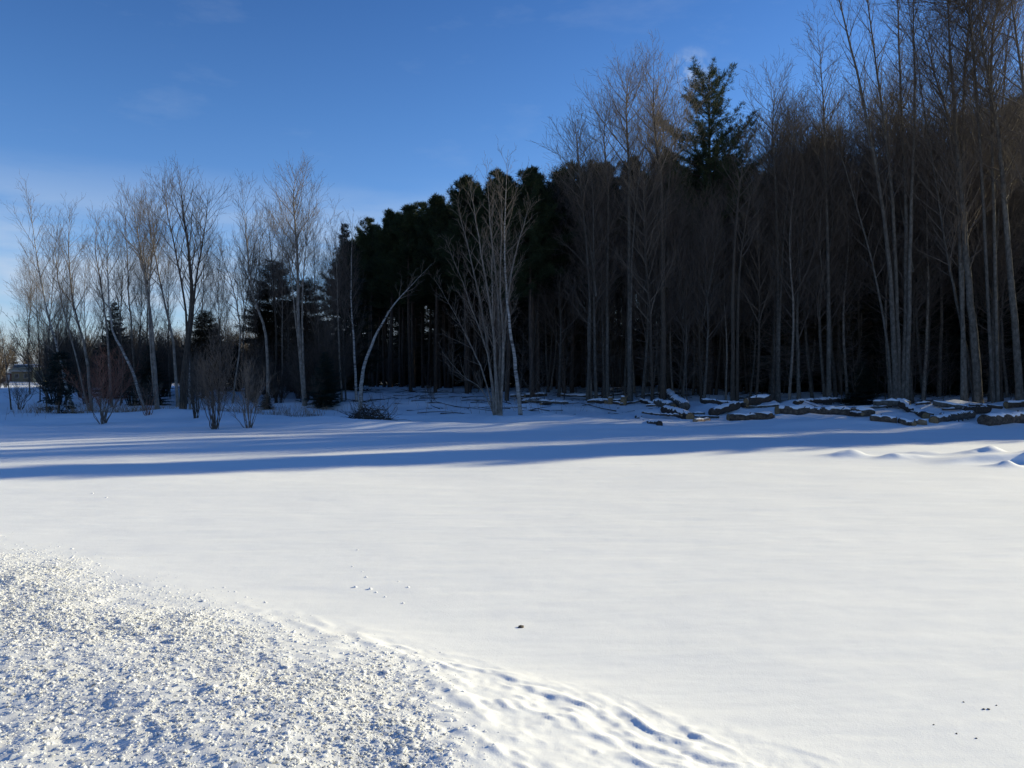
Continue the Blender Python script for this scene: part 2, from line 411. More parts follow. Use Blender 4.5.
# ---------------------------------------------------------------- conifers
def blades(mb, pos, dirs, nb, L, w, spread, mat=0):
    n = len(pos)
    if n == 0: return
    p = np.repeat(pos, nb, 0); d = np.repeat(dirs, nb, 0)
    q = rng.standard_normal((n * nb, 3)); q /= np.linalg.norm(q, axis=1)[:, None]
    d = d + q * spread; d /= np.linalg.norm(d, axis=1)[:, None]
    l = L * rng.uniform(.6, 1.25, (n * nb, 1)); s = np.cross(d, rng.standard_normal((n * nb, 3))); s /= np.linalg.norm(s, axis=1)[:, None] + 1e-9
    p = p + rng.standard_normal((n * nb, 3)) * L * .15
    V = np.stack([p - s * w * .25, p + d * l * .55 + s * w * .5, p + d * l, p + d * l * .5 - s * w * .5], 1)
    mb.add(V.reshape(-1, 3), np.arange(n * nb * 4).reshape(-1, 4), None, mat)
def conifer(name, H, kind, label, group, seed):
    global rng, rnd
    rng = np.random.default_rng(seed); rnd = random.Random(seed)
    root = empty(name, (0, 0, 0)); tag(root, label, 'tree', group)
    tr = MB(); cr = MB(); br = MB()
    r0 = dict(pine=.0105, white=.013, spruce=.012, brown=.012)[kind] * H
    bend = rng.uniform(-.25, .25, 2)
    zz = np.linspace(-.3, H, 12); P = np.stack([bend[0] * np.sin(zz / H * 3), bend[1] * np.sin(zz / H * 2.2), zz], -1)
    tr.tube(P, np.maximum(r0 * (1 - np.clip(zz / H, 0, 1)) ** .8, .012), 8, rough=.1)
    at_z = lambda z: np.array([np.interp(z, zz, P[:, 0]), np.interp(z, zz, P[:, 1]), z])
    pos, dirs = [], []
    az = rnd.random() * 6
    if kind in ('pine', 'white'):
        cb = H * (rnd.uniform(.42, .56) if kind == 'pine' else .32); W = H * (.16 if kind == 'pine' else .235)
        z = cb
        while z < H - .15:
            f = (z - cb) / (H - cb)
            prof = (min(1, .55 + f * 1.6) * (1 - f) ** .66 + .05) if kind == 'pine' else (min(1, .45 + f * 1.8) * (1 - f) ** .55 + .05)
            nb = rnd.randint(4, 5) if kind == 'pine' else rnd.randint(6, 7)
            for q in range(nb):
                az += 6.28 / nb + rnd.uniform(-.45, .45); l = W * prof * (rnd.uniform(.45, 1.6) if kind == 'pine' else rnd.uniform(.45, 1.45))
                if rnd.random() < .1: continue
                el = R(rnd.uniform(-5, 25) + 30 * f) if kind == 'pine' else R(rnd.uniform(-8, 10) + 22 * f)
                d = np.array([math.cos(az) * math.cos(el), math.sin(az) * math.cos(el), math.sin(el)])
                C = limb(at_z(z), d, max(l, .3), 5, .10 if kind == 'pine' else .20, .24)
                br.tube(C, np.linspace(max(.012, l * .014), .006, 5), 3)
                m_ = max(3, int(l / (.17 if kind == 'pine' else .22)))
                for a in range(m_):
                    t = .22 + .78 * (a + rnd.random()) / m_; p, T = samp(C, min(t, 1))
                    side = perp_dir(T, R(60), rnd.random() * 6.28); side[2] = abs(side[2]) * .6; sl = l * .30 * (1.15 - t) + .12
                    for e in range(max(1, int(sl / .22))):
                        pos.append(p + side * sl * (e + rnd.random() * .8) / max(1, int(sl / .22))); dirs.append(unit(T * .5 + side * .5 + UP * .55))
                    pos.append(p); dirs.append(unit(T + UP * .5))
            z += rnd.uniform(.24, .40) * (1 if kind == 'pine' else 1.55)
        pos.append(at_z(H)); dirs.append(UP)
        blades(cr, np.array(pos), np.array(dirs), 15 if kind == 'pine' else 15, .31 if kind == 'pine' else .27, .03 if kind == 'pine' else .024, .9)
        for q in range(int(H * 3)):
            z = rnd.uniform(.12 * H, cb + .5); a = rnd.random() * 6.28; d = np.array([math.cos(a), math.sin(a), rnd.uniform(-.25, .2)])
            C = limb(at_z(z), d, rnd.uniform(.4, 1.7), 4, -.02, .3); br.tube(C, [.013, .010, .007, .004], 3)
            if rnd.random() < .6: br.tube(limb(C[2], unit(d + rng.standard_normal(3) * .6), .5, 3, 0, .4), [.006, .005, .003], 3)
    else:
        cb = H * (.04 if kind == 'spruce' else .12); W = H * (.21 if kind == 'spruce' else .20)
        z = cb
        while z < H - .1:
            f = (z - cb) / (H - cb)
            prof = ((1 - f) ** .8 * min(1, .75 + f * 2) + .03) if kind == 'spruce' else ((1 - f) ** .45 * min(1, .5 + 1.2 * f) + .04)
            nb = rnd.randint(4, 6)
            for q in range(nb):
                az += 6.28 / nb + rnd.uniform(-.4, .4); l = max(.15, W * prof * rnd.uniform(.5, 1.3))
                el = R(rnd.uniform(-22, 2) + 45 * f ** 2)
                d = np.array([math.cos(az) * math.cos(el), math.sin(az) * math.cos(el), math.sin(el)])
                C = limb(at_z(min(H - .1, max(.1, z + rnd.uniform(-.9, .9) * .27 * max(.8, H / 11)))), d, l, 5, .05, .2); br.tube(C, np.linspace(max(.01, l * .012), .004, 5), 3)
                m_ = max(3, int(l / .16))
                for a in range(m_):
                    t = .12 + .88 * (a + rnd.random()) / m_; p, T = samp(C, min(t, 1)); sl = l * .34 * (1.1 - t) + .06
                    for sg in (-1, 1):
                        side = unit(np.cross(T, UP)) * sg; q_ = unit(T * .6 + side * .9 - UP * .25); ne = max(1, int(sl / .2))
                        for e in range(ne): pos.append(p + q_ * sl * (e + rnd.random()) / ne); dirs.append(unit(q_ - UP * .15))
            z += rnd.uniform(.2, .34) * max(.8, H / 13.5)
        pos.append(at_z(H - .1)); dirs.append(UP)
        blades(cr, np.array(pos), np.array(dirs), 8 if kind == 'brown' else 6, (.42 if kind == 'brown' else .32) if H > 4 else .15, (.035 if kind == 'brown' else .055) if H > 4 else .03, 1.5 if kind == 'brown' else .9)
    kids = [tr.build('trunk', M['pine_bark'], root)]
    mname = dict(pine='pine_needles', white='white_pine_needles', spruce='spruce_needles', brown='brown_needles')[kind]
    c = MB(); c.V = cr.V + br.V; off = cr.n
    c.Q = cr.Q + [q + off for q in br.Q]; c.T = cr.T + [q + off for q in br.T]; c.n = cr.n + br.n
    c.mq = cr.mq + [q * 0 + 1 for q in br.mq]; c.mt = cr.mt + [q * 0 + 1 for q in br.mt]
    kids.append(c.build('crown', [M[mname], M['dead_twig']], root)); KIDS[root.name] = kids
    print(kind, round(H, 1), 'faces', len(c.Q) and sum(map(len, c.Q)))
    return root

# ---------------------------------------------------------------- trees that stand out, each placed where the photograph has it
birch, grey, dark, pale = M['birch_bark'], M['grey_bark'], M['dark_bark'], M['pale_grey_bark']
tw, ptw, rtw = M['twig'], M['pale_twig'], M['red_twig']
LEFTG = 'bare trees in the loose row along the field'
A2 = P_(ASPEN, l1=1.7, thin=.72, ang=((24, 44), (20, 42), (20, 42)))
hero('birch_tree', 43, 74, [([(74, 410), (66, 385), (58, 350), (46, 306), (35, 240), (31, 200)], .13, .35)], P_(A2, l1=2.3), birch, ptw, 'slim birch leaning outward above the dark blue spruce, outermost of the row', LEFTG)
hero('bare_tree', 44, 92, [([(92, 410), (86, 353), (74, 306), (69, 250), (71, 208)], .13, .35), ([(90, 410), (74, 350), (60, 290), (56, 250), (58, 225)], .08, .4)], A2, pale, ptw, 'two-stemmed slender bare tree rising just behind the small blue spruce', LEFTG)
hero('bare_tree', 45, 112, [([(112, 410), (108, 340), (102, 290), (97, 258), (97, 218)], .11, .35)], A2, pale, ptw, 'thin bare tree with narrow top between the two-stemmed tree and leaning birch', LEFTG)
hero('birch_tree', 42, 147, [([(147, 403), (130, 366), (113, 330), (108, 280), (108, 250), (111, 220)], .12, .45)], A2, birch, ptw, 'birch with a strongly slanted pale lower trunk above the red shrub', LEFTG)
hero('bare_tree', 46, 136, [([(136, 410), (133, 350), (129, 290), (127, 240), (124, 206)], .10, .4)], A2, pale, tw, 'straight thin grey tree beside the slanted birch trunk', LEFTG)
hero('bare_tree', 43, 158, [([(158, 412), (152, 331), (145, 275), (138, 235), (134, 200)], .15, .4), ([(156, 410), (150, 340), (150, 280), (156, 230), (160, 200)], .09, .5)], P_(A2, l1=2.0), pale, ptw, 'forked grey tree with wide bare crown next to the dark thick-trunked tree', LEFTG)
hero('bare_tree', 44, 178, [([(178, 412), (173, 342), (161, 285), (153, 240), (148, 212)], .13, .4)], A2, pale, tw, 'bare tree leaning away from the dark thick-trunked tree', LEFTG)
hero('bare_tree', 41, 182, [([(182, 413), (184, 370), (192, 306), (190, 260), (184, 215), (182, 180)], .24, .3), ([(184, 413), (190, 340), (198, 270), (206, 225), (208, 192)], .12, .4), ([(183, 413), (187, 330), (178, 260), (168, 215), (166, 190)], .11, .4)], P_(A2, l1=2.1), dark, tw, 'dark thick-trunked bare tree with broad fan of stems, biggest of the loose row', LEFTG)
hero('birch_tree', 42.5, 190, [([(190, 412), (189, 350), (190, 300), (196, 240), (199, 205)], .09, .45)], A2, birch, ptw, 'pale straight birch stem right against the dark thick-trunked tree', LEFTG)
hero('bare_tree', 46, 232, [([(232, 405), (240, 340), (236, 300), (224, 260), (214, 235)], .08, .4)], A2, pale, tw, 'small crooked bare tree in the gap before the rounded evergreen', LEFTG)
hero('bare_tree', 46, 268, [([(268, 405), (266, 335), (253, 295), (247, 240), (243, 190)], .14, .35)], P_(A2, l1=2.1), pale, tw, 'tall bare tree with spreading crown ahead of the rounded evergreen', LEFTG)
hero('bare_tree', 48, 276, [([(276, 402), (276, 330), (272, 260), (266, 205)], .11, .4)], A2, dark, tw, 'dark straight bare tree between two paler crowns above the rounded evergreen', LEFTG)
hero('bare_tree', 45, 305, [([(305, 402), (299, 324), (297, 255), (294, 200), (295, 174)], .17, .35), ([(304, 402), (296, 320), (288, 255), (280, 200)], .09, .5), ([(306, 402), (302, 320), (306, 250), (311, 195)], .09, .5)], P_(A2, l1=2.3), pale, ptw, 'tallest grey tree of the loose row, full rounded bare crown, straight pale trunk', LEFTG)
hero('bare_tree', 47, 342, [([(342, 396), (339, 340), (337, 280), (335, 208)], .10, .45)], P_(A2, l1=1.3), pale, tw, 'thin pale pole-like tree just before the pine stand begins', LEFTG)
hero('bare_tree', 46, 357, [([(357, 396), (354, 345), (351, 298), (353, 214)], .12, .45)], P_(A2, l1=1.4), birch, tw, 'straight pale trunk beside the arching birch', LEFTG)
hero('birch_tree', 44, 360, [([(360, 400), (362, 378), (367, 358), (378, 331), (392, 308), (406, 291), (432, 264)], .12, .72, -1)], P_(ASPEN, l1=1.2), birch, ptw, 'birch bowed in a long arch towards the pines, bare of branches below')
# central clump: maple with many stems, birch beside it
mst = []
for pts, r0 in [([(499, 413), (500, 370), (498, 300), (490, 220), (486, 165)], .16), ([(496, 413), (488, 350), (478, 290), (464, 230), (456, 200)], .12), ([(497, 413), (494, 340), (484, 270), (474, 210), (470, 180)], .12),
                ([(500, 413), (504, 340), (512, 270), (524, 225), (530, 205)], .11), ([(501, 413), (503, 350), (500, 280), (502, 215), (498, 172)], .12), ([(495, 413), (484, 375), (468, 340), (450, 305), (434, 278)], .075),
                ([(496, 413), (482, 390), (462, 375), (442, 352)], .05), ([(497, 413), (490, 365), (476, 320), (458, 270), (446, 240)], .08), ([(500, 412), (493, 330), (492, 250), (494, 190)], .09)]:
    mst.append((pts, r0 * .6, .24, rnd.uniform(-2, 2)))
hero('maple_tree', 37.5, 498, mst, P_(FAN, l1=1.45, dens=(3.2, 4.6, 4.6), rmin=.0046), pale, ptw, 'many-stemmed bare maple fanning out alone at the edge of the open snow')
hero('birch_tree', 37, 521, [([(521, 416), (516, 370), (510, 328), (505, 274), (505, 216), (508, 150)], .10, .5)], P_(ASPEN, l1=1.6), birch, ptw, 'slender white birch rising against the many-stemmed maple')
# trees of the wood's front
hero('bare_tree', 47, 630, [([(630, 396), (629, 300), (629, 178), (626, 110), (629, 75)], .16, .5), ([(630, 396), (632, 260), (640, 170), (650, 120)], .08, .6)], P_(ASPEN, l1=2.9), grey, ptw, 'grey-barked aspen with wide grey crown, second bare tree from the tall white pine')
hero('bare_tree', 46, 663, [([(663, 394), (663, 300), (661, 190), (654, 125), (653, 62)], .19, .55), ([(663, 394), (664, 250), (672, 160), (684, 95)], .07, .65)], P_(ASPEN, l1=2.8, dens=(3.8, 4.8, 4.6), rmin=.0052), dark, ptw, 'dark-trunked bare tree with airy crown right next to the tall white pine')
hero('bare_tree', 48, 588, [([(588, 394), (590, 300), (584, 220), (578, 160), (576, 132)], .12, .5)], P_(ASPEN, l1=2.4, dens=(3.8, 4.8, 4.6), rmin=.0052), grey, ptw, 'bare tree where grey crowns take over from the dark pines')
hero('bare_tree', 48, 608, [([(608, 394), (607, 300), (608, 200), (604, 140), (606, 108)], .12, .5)], P_(ASPEN, l1=2.4, dens=(3.8, 4.8, 4.6), rmin=.0052), grey, ptw, 'bare tree with hazy grey top behind the yellow stumps')
hero('bare_tree', 44, 733, [([(733, 399), (733, 300), (736, 220), (742, 170), (750, 145)], .13, .5), ([(737, 399), (738, 300), (744, 230), (758, 165)], .10, .5)], P_(ASPEN, l1=1.6), dark, tw, 'twin grey trunks standing close together behind the crossed logs')
hero('bare_tree', 47, 778, [([(778, 397), (778, 300), (776, 200), (772, 130), (775, 84)], .15, .5), ([(778, 397), (781, 280), (788, 180), (796, 100)], .09, .6)], P_(ASPEN, l1=2.6, dens=(3.8, 4.8, 4.6), rmin=.0052), grey, tw, 'bare tree with purplish hazy crown beyond the tall white pine')
hero('bare_tree', 46, 829, [([(829, 396), (828, 300), (826, 200), (822, 100), (816, 20)], .15, .5)], P_(ASPEN, l1=2.4, dens=(3.8, 4.8, 4.6), rmin=.0052), grey, tw, 'straight grey tree at the far end of the long log')
fan = []
for pts, r0 in [([(896, 402), (893, 330), (884, 220), (862, 100), (838, 0), (826, -50)], .17), ([(899, 402), (897, 320), (892, 200), (880, 100), (866, 0), (860, -60)], .15), ([(902, 402), (905, 320), (905, 200), (900, 100), (896, 0), (890, -70)], .15), ([(906, 402), (909, 310), (911, 200), (914, 100), (912, 0), (916, -60)], .14), ([(893, 402), (885, 330), (866, 240), (838, 150), (815, 90)], .09)]:
    fan.append((pts, r0, .38, rnd.uniform(-2, 2)))
hero('maple_tree', 44, 900, fan, P_(FAN, l1=3.0), grey, tw, 'tall fan-shaped bare maple of several stems behind the crossing logs')
hero('bare_tree', 43, 979, [([(979, 405), (975, 350), (969, 290), (963, 220), (955, 130), (948, 40), (944, -60)], .25, .35), ([(966, 235), (955, 170), (935, 80), (905, -20)], .12, .2), ([(963, 210), (962, 120), (968, 20), (972, -60)], .11, .2)], P_(ASPEN, l1=3.0), grey, tw, 'thickest grey trunk of the wood front, standing beside the stumpy log end')
hero('bare_tree', 43.5, 976, [([(976, 405), (966, 350), (956, 300), (944, 240), (930, 150), (912, 40), (900, -40)], .11, .4)], P_(ASPEN, l1=2.4, dens=(3.8, 4.8, 4.6), rmin=.0052), grey, tw, 'thinner leaning tree crossing behind the thickest grey trunk')
hero('bare_tree', 42, 1021, [([(1021, 408), (1014, 320), (1005, 220), (998, 140), (987, 80), (978, 20), (975, -60)], .20, .35), ([(998, 140), (990, 70), (998, 0), (1004, -60)], .10, .2), ([(994, 110), (972, 50), (955, 0), (940, -60)], .09, .2)], P_(ASPEN, l1=2.8, dens=(3.8, 4.8, 4.6), rmin=.0052), grey, tw, 'pale trunk leaning inward at the very edge of the view')
hero('bare_tree', 46, 1002, [([(1002, 402), (998, 320), (995, 220), (1000, 120), (1008, 20), (1012, -60)], .11, .4)], P_(ASPEN, l1=2.4, dens=(3.8, 4.8, 4.6), rmin=.0052), dark, tw, 'thin dark tree between the two thick grey trunks')
hero('bare_tree', 41, 1050, [([(1050, 408), (1046, 300), (1038, 200), (1024, 100), (1012, 20), (1006, -60)], .18, .35)], P_(ASPEN, l1=3.0), grey, tw, 'bare tree reaching in over the wood from beyond the last log')

# ---------------------------------------------------------------- shrubs on the field edge
def shrub(px, py, htop, wpx, nst, bm, tm, label, r0=.022, par=None):
    x, d = ground_px(px, py); z = hz(x, d); sx = d / F; H = (py - htop) * sx; W = wpx * sx / 2
    st = []
    for q in range(nst):
        a = rnd.random() * 6.28; f = rnd.random() ** .6; h = H * rnd.uniform(.6, 1.0) * (1 - .25 * f)
        ex, ey = math.cos(a) * W * f, math.sin(a) * W * f; b = rnd.uniform(.02, .11)
        st.append(([(b * math.cos(a), b * math.sin(a), -.1), (ex * .42, ey * .42, h * .36), (ex * .8, ey * .8, h * .7), (ex, ey, h)], r0 * rnd.uniform(.6, 1.2), .25))
    root = empty('shrub', (x, d, z)); tag(root, label, 'shrub'); s_ = MB(); c = MB()
    for pts, r, t0 in st:
        P = densify(pts, 4); kk = np.linspace(0, 1, len(P)); P = P + np.cumsum(rng.standard_normal(P.shape), 0) * .028 * (kk > .05)[:, None]; s_.tube(P, np.maximum(r * (1 - kk), .005), 4)
        grow(c, P, r, lambda t, r=r: r * (1 - t) + .003, plen(P), 1, par, t0)
    KIDS[root.name] = [s_.build('stems', bm, root), c.build('twigs', tm, root)]
    return root
SH = dict(dens=(7, 7, 5), ang=((22, 48), (25, 55), (20, 50)), prof=lambda t: .5 + .5 * (1 - t), l1=.8, rmin=.0035, maxlev=2, lmin=.15)
shrub(102, 424, 336, 62, 16, M['pale_twig'], M['red_twig'], 'reddish bare shrub on a short stout stem at the field edge', .02, dict(SH, dens=(11, 9, 5)))
shrub(215, 429, 326, 56, 24, tw, tw, 'dark dense bare shrub, nearest the camera of the field-edge shrubs', .016, SH)
shrub(249, 428, 345, 46, 15, ptw, ptw, 'thin greyish upright shrub beside the dark dense shrub', .015, SH)
shrub(196, 418, 345, 26, 14, M['dead_twig'], tw, 'low dark shrub at the foot of the thick-trunked tree', .02, SH)
shrub(148, 415, 372, 26, 12, rtw, tw, 'low brown shrub between the red shrub and forked grey tree', .018, SH)
shrub(318, 408, 368, 18, 9, tw, tw, 'sparse small shrub in the snow under the tallest loose-row tree', .014, SH)
shrub(432, 402, 386, 12, 8, M['dead_twig'], tw, 'tiny shrub on the snow before the shaded pine trunks', .012, SH)
shrub(20, 410, 372, 30, 14, tw, tw, 'scrubby brown bush in front of the far house', .02, SH)
# leaning saplings near the house
hero('sapling', 44, 47, [([(47, 408), (44, 385), (30, 365), (14, 350), (2, 345)], .05, .5)], P_(ASPEN, l1=.7), grey, tw, 'thin sapling bent over across the view of the far house', cat='tree')
hero('sapling', 45, 12, [([(12, 410), (8, 385), (4, 350), (-4, 300)], .05, .4)], P_(ASPEN, l1=.8), grey, tw, 'thin upright sapling beside the bent one near the far house', cat='tree')
hero('sapling', 46, 120, [([(120, 410), (123, 370), (120, 320), (118, 285)], .045, .3)], P_(ASPEN, l1=.9), grey, tw, 'thin sapling standing behind the reddish shrub', cat='tree')

# dry weeds along the edge
wd = MB()
for q in range(1500):
    u = rnd.random()
    if u < .75: x = rnd.uniform(-24, -9.5); d = 40 + rnd.gauss(0, 1.1)
    elif u < .85: x = rnd.uniform(-9.5, 6); d = rnd.uniform(40, 48)
    else: x = rnd.gauss(-18.2, .9); d = 38.6 + rnd.gauss(0, .5)
    h = rnd.uniform(.15, .75); p = np.array([x, d, hz(x, d) - .03]); dd = unit(np.array([rnd.gauss(0, .3), rnd.gauss(0, .3), 1]))
    wd.tube(limb(p, dd, h, 3, 0, .4), [.006, .006, .004], 3)
    if rnd.random() < .6: wd.tube(limb(p + dd * h * .5, unit(dd + rng.standard_normal(3) * .5), h * .5, 2, 0, .3), [.005, .003], 3)
tag(wd.build('dry_weeds', M['straw']), 'dry tan and reddish weed stalks poking through snow along the field edge', 'weeds', kind='stuff')

# ---------------------------------------------------------------- conifers: one of each kind, then copies
PG = 'pines of the dense stand'
PL = 'straight dark pine of the dense stand with bare trunk and high bushy crown'
pines = [conifer('pine_tree', 14.6, 'pine', PL, PG, 101 + q) for q in range(5)]
wp = conifer('white_pine_tree', 22.3, 'white', 'tall green white pine rising above the bare crowns with upswept tiers', None, 140)
spr = [conifer('spruce_tree', 15.5, 'spruce', 'dark dense spruce within the shaded wood', 'spruces inside the wood', 150 + q) for q in range(3)]
sms = conifer('spruce_tree', 2.9, 'spruce', 'small dark blue spruce at the field edge before the leaning birch', None, 160)
brn = conifer('cedar_tree', 16.5, 'brown', 'brownish rounded evergreen crown behind the fan-shaped maple', None, 170)
rng = np.random.default_rng(77); rnd = random.Random(78)

def at_px(o, px, d, s=1., rz=0., sz=None):
    x = (px - 512) / F * d; o.location = (x, d, hz(x, d)); o.scale = (s, s, sz or s); o.rotation_euler = (0, 0, rz)
at_px(wp, 709, 53, .965, .6)
at_px(sms, 58, 40.5, 1.05); sms.scale = (1.9, 1.9, 1.12)
at_px(brn, 824, 54, 1.06)
def cl(root, px, d, s, label, group=None, sz=None):
    x = (px - 512) / F * d; return clone(root, (x, d, hz(x, d)), rnd.random() * 6.28, s, label, group, sz)
# single evergreens that can be told apart
def hfor(py, d, px): x = (px - 512) / F * d; return CAMZ + (HZ - py) / F * d - hz(x, d)
def ev(root, H0, px, top, d, label, w=1.0):
    h = hfor(top, d, px) / H0; return cl(root, px, d, h * w, label, None, h)
ev(spr[0], 15.5, 113, 303, 52, 'slim spire-topped spruce behind the slanted birch trunk', 1.3)
ev(spr[1], 15.5, 150, 346, 46, 'small dark spruce behind the straight thin grey tree', 1.8)
ev(brn, 16.5, 203, 312, 50, 'rounded brown-green evergreen behind the dark dense shrub', 1.5)
ev(brn, 16.5, 272, 262, 54, 'broad rounded evergreen with dome top behind the loose row', 1.35)
ev(brn, 16.5, 308, 280, 56, 'dark evergreen filling the gap beside the dome-topped evergreen', 1.5)
ev(spr[1], 15.5, 325, 352, 45, 'small green spruce low at the foot of the pine stand', 1.7)
ev(spr[0], 15.5, 267, 392, 43, 'knee-high dark spruce in the snow beside the thin greyish shrub', 2.4)
ev(spr[2], 15.5, 236, 345, 58, 'dark spruce half hidden behind the small crooked tree', 1.6)
ev(spr[0], 15.5, 343, 225, 57, 'dark spire-topped evergreen at the outer end of the pine stand', 1.0)
ev(spr[1], 15.5, 870, 150, 55, 'dark narrow spruce between the brownish evergreen and fan-shaped maple', 1.0)
ev(spr[2], 15.5, 1010, 100, 56, 'dark spruce filling the edge of the view behind the pale leaning trunk', 1.0)
ev(spr[0], 15.5, 955, 120, 57, 'dark spruce behind the thickest grey trunk', 1.0)
ev(spr[1], 15.5, 862, 362, 46, 'low dark spruce close behind the long log', 2.2)
ev(pines[1], 14.6, 740, 190, 57, 'dark pine filling in below the tall white pine on the maple side', 1.1)
ev(pines[2], 14.6, 672, 200, 56, 'dark pine under the airy crown of the dark-trunked bare tree', 1.1)

# pine stand
used = []
def ok(x, y, r):
    for a, b in used:
        if (a - x) ** 2 + (b - y) ** 2 < r * r: return False
    used.append((x, y)); return True
first = set(); npine = 0
for d in np.arange(48.5, 80, 2.5):
    for x in np.arange(-26, 24, 2.3):
        xx = x + rnd.uniform(-.45, .45); dd = d + rnd.uniform(-.5, .5); px = 512 + xx / dd * F
        front = 48.5 + max(0, 500 - px) * .135 if px < 560 else 52 + max(0, px - 560) * .02
        if px < 342 or px > 800 or dd < front or dd > front + (24 if px < 620 else 17): continue
        if not ok(xx, dd, 1.3): continue
        q = rnd.randrange(5); s = rnd.uniform(.90, 1.10)
        if px > 560: s *= 1.06
        if px < 430: s *= .97
        tg = np.interp(px, [340, 380, 430, 460, 500, 560, 620, 800], [238, 212, 192, 180, 174, 166, 150, 150]) + rnd.uniform(0, 13)
        s = min(s * 1.05, (CAMZ + (HZ - tg) / F * dd - hz(xx, dd)) / 14.6)
        loc = (xx, dd, hz(xx, dd))
        if q not in first: first.add(q); pines[q].location = loc; pines[q].scale = (s, s, s)
        else: clone(pines[q], loc, rnd.random() * 6.28, s * rnd.uniform(.9, 1.1), None, None, s)
        npine += 1
# spruces inside the wood
fs = set(); nsp = 0
for q in range(500):
    d = rnd.uniform(55, 78); px = rnd.uniform(735, 1180) if q % 3 else rnd.uniform(380, 735); d = d if px > 735 else rnd.uniform(70, 80); x = (px - 512) / F * d
    if nsp >= 60 or not ok(x, d, 2.0): continue
    k = rnd.randrange(3); s = rnd.uniform(.75, 1.15)
    if k not in fs: fs.add(k); spr[k].location = (x, d, hz(x, d)); spr[k].scale = (s, s, s)
    else: clone(spr[k], (x, d, hz(x, d)), rnd.random() * 6.28, s, 'dark dense spruce within the shaded wood', 'spruces inside the wood')
    nsp += 1
# bare trees of the wood
BG = 'bare trees crowding the wood'
BL = 'slender bare tree crowded among others in the shaded wood'
bare = []
for q in range(6):
    H = (17, 18.5, 16, 19.5, 15, 18)[q]; wv = [rnd.uniform(-.5, .5) for _ in range(4)]
    st = [([(0, 0, -.3), (wv[0], wv[1], H * .35), (wv[2], wv[3], H * .7), (wv[0] * 1.5, wv[2], H)], H * .0068, (.30, .2, .34, .42, .36, .25)[q])]
    if q % 2: st.append(([(0, 0, H * .4), (.8, wv[1], H * .62), (1.5, .4 + wv[1], H * .92)], H * .004, .3))
    bare.append(bare_tree('bare_tree', (0, 0, -100), st, P_(ASPEN, l1=3.0, dens=(3.4, 4.2, 4.2), rmin=.0062), (dark, grey, pale, dark, pale, grey)[q], (ptw, tw, tw, tw, ptw, tw)[q], BL, BG, stub=5))
fb = set(); nb_ = 0
def put_bare(x, d, s, label=BL, group=BG, k=None, w=1.):
    global nb_
    k = rnd.randrange(6) if k is None else k
    if k == 4 and rnd.random() < .4: k = 1
    if k not in fb and label == BL: fb.add(k); bare[k].location = (x, d, hz(x, d)); bare[k].scale = (s, s, s)
    else: clone(bare[k], (x, d, hz(x, d)), rnd.random() * 6.28, s * w, label, group, s)
    nb_ += 1
for q in range(900):
    d = rnd.uniform(45.5, 64); px = rnd.uniform(545, 1060); x = (px - 512) / F * d
    if nb_ >= 98: break
    if px > 840 and rnd.random() < .45: continue
    if px < 590 and d < 52: continue
    if not ok(x, d, 1.25): continue
    tgt = np.interp(px, [545, 600, 680, 760, 800, 860, 1060], [178, 128, 112, 102, 95, 75, 50])
    if 668 < px < 756: tgt = 185
    put_bare(x, d, hfor(tgt, d, px) / 18 * rnd.uniform(.78, 1.0))
# trees of the same wood beyond the frame, whose shade lies across the field
for q in range(95):
    x = rnd.uniform(29, 78); d = rnd.uniform(38.5, 62) + max(0, x - 40) * .30
    if x / d < .70 or d < 22.5 + (x - 7.7) * .42 or 20.6 < d - .445 * x < 23.2 or 30.4 < d - .445 * x < 33.0 or 35.6 < d - .445 * x < 37.4 or not ok(x, d, 2.3): continue
    if rnd.random() < .3: clone(spr[rnd.randrange(3)], (x, d, hz(x, d)), rnd.random() * 6.28, rnd.uniform(.65, .9), 'dark dense spruce within the shaded wood', 'spruces inside the wood')
    else: put_bare(x, d, rnd.uniform(.95, 1.2))
for x, d, s, w in [(34.5, 34.6, 1.25, .6), (37.5, 36.0, 1.4, .6), (40, 37.8, 1.35, .6), (43.5, 38.2, 1.5, .7), (46, 40.4, 1.4, .6), (50, 41.2, 1.55, .7), (54, 44, 1.6, .6), (59, 46, 1.6, .6), (33.5, 38.7, 1.3, .5), (42, 44.2, 1.45, .5), (45, 47.2, 1.45, .5), (37.2, 41.2, 1.3, 0), (36, 45.5, 1.3, 0), (48, 46.5, 1.4, 0)]:
    if w: clone(spr[rnd.randrange(3)], (x, d, hz(x, d)), rnd.random() * 6.28, s * w, 'dark dense spruce within the shaded wood', 'spruces inside the wood', s)
    else: put_bare(x, d, s)
# loose filler of the row at the field
for px, d, top, k in [(40, 50, 262, 0), (84, 52, 250, 2), (140, 50, 250, 5), (170, 52, 232, 1), (212, 52, 262, 2), (226, 55, 290, 0), (258, 52, 240, 3), (286, 53, 225, 1), (318, 54, 250, 2), (328, 50, 255, 5), (66, 47, 268, 5), (104, 55, 270, 3), (30, 55, 250, 1), (52, 49, 232, 4), (122, 48, 226, 1), (150, 56, 228, 4), (202, 50, 225, 0), (218, 48, 240, 1), (246, 50, 225, 5), (262, 56, 215, 0), (282, 50, 205, 4), (314, 50, 215, 0), (334, 52, 230, 3), (346, 50, 225, 1)]:
    x = (px - 512) / F * d
    put_bare(x, d, hfor(top, d, px) / (17, 18.5, 16, 19.5, 15, 18)[k], 'faint thin bare tree behind the front stems of the loose row', 'thin trees behind the loose row', k, .62)
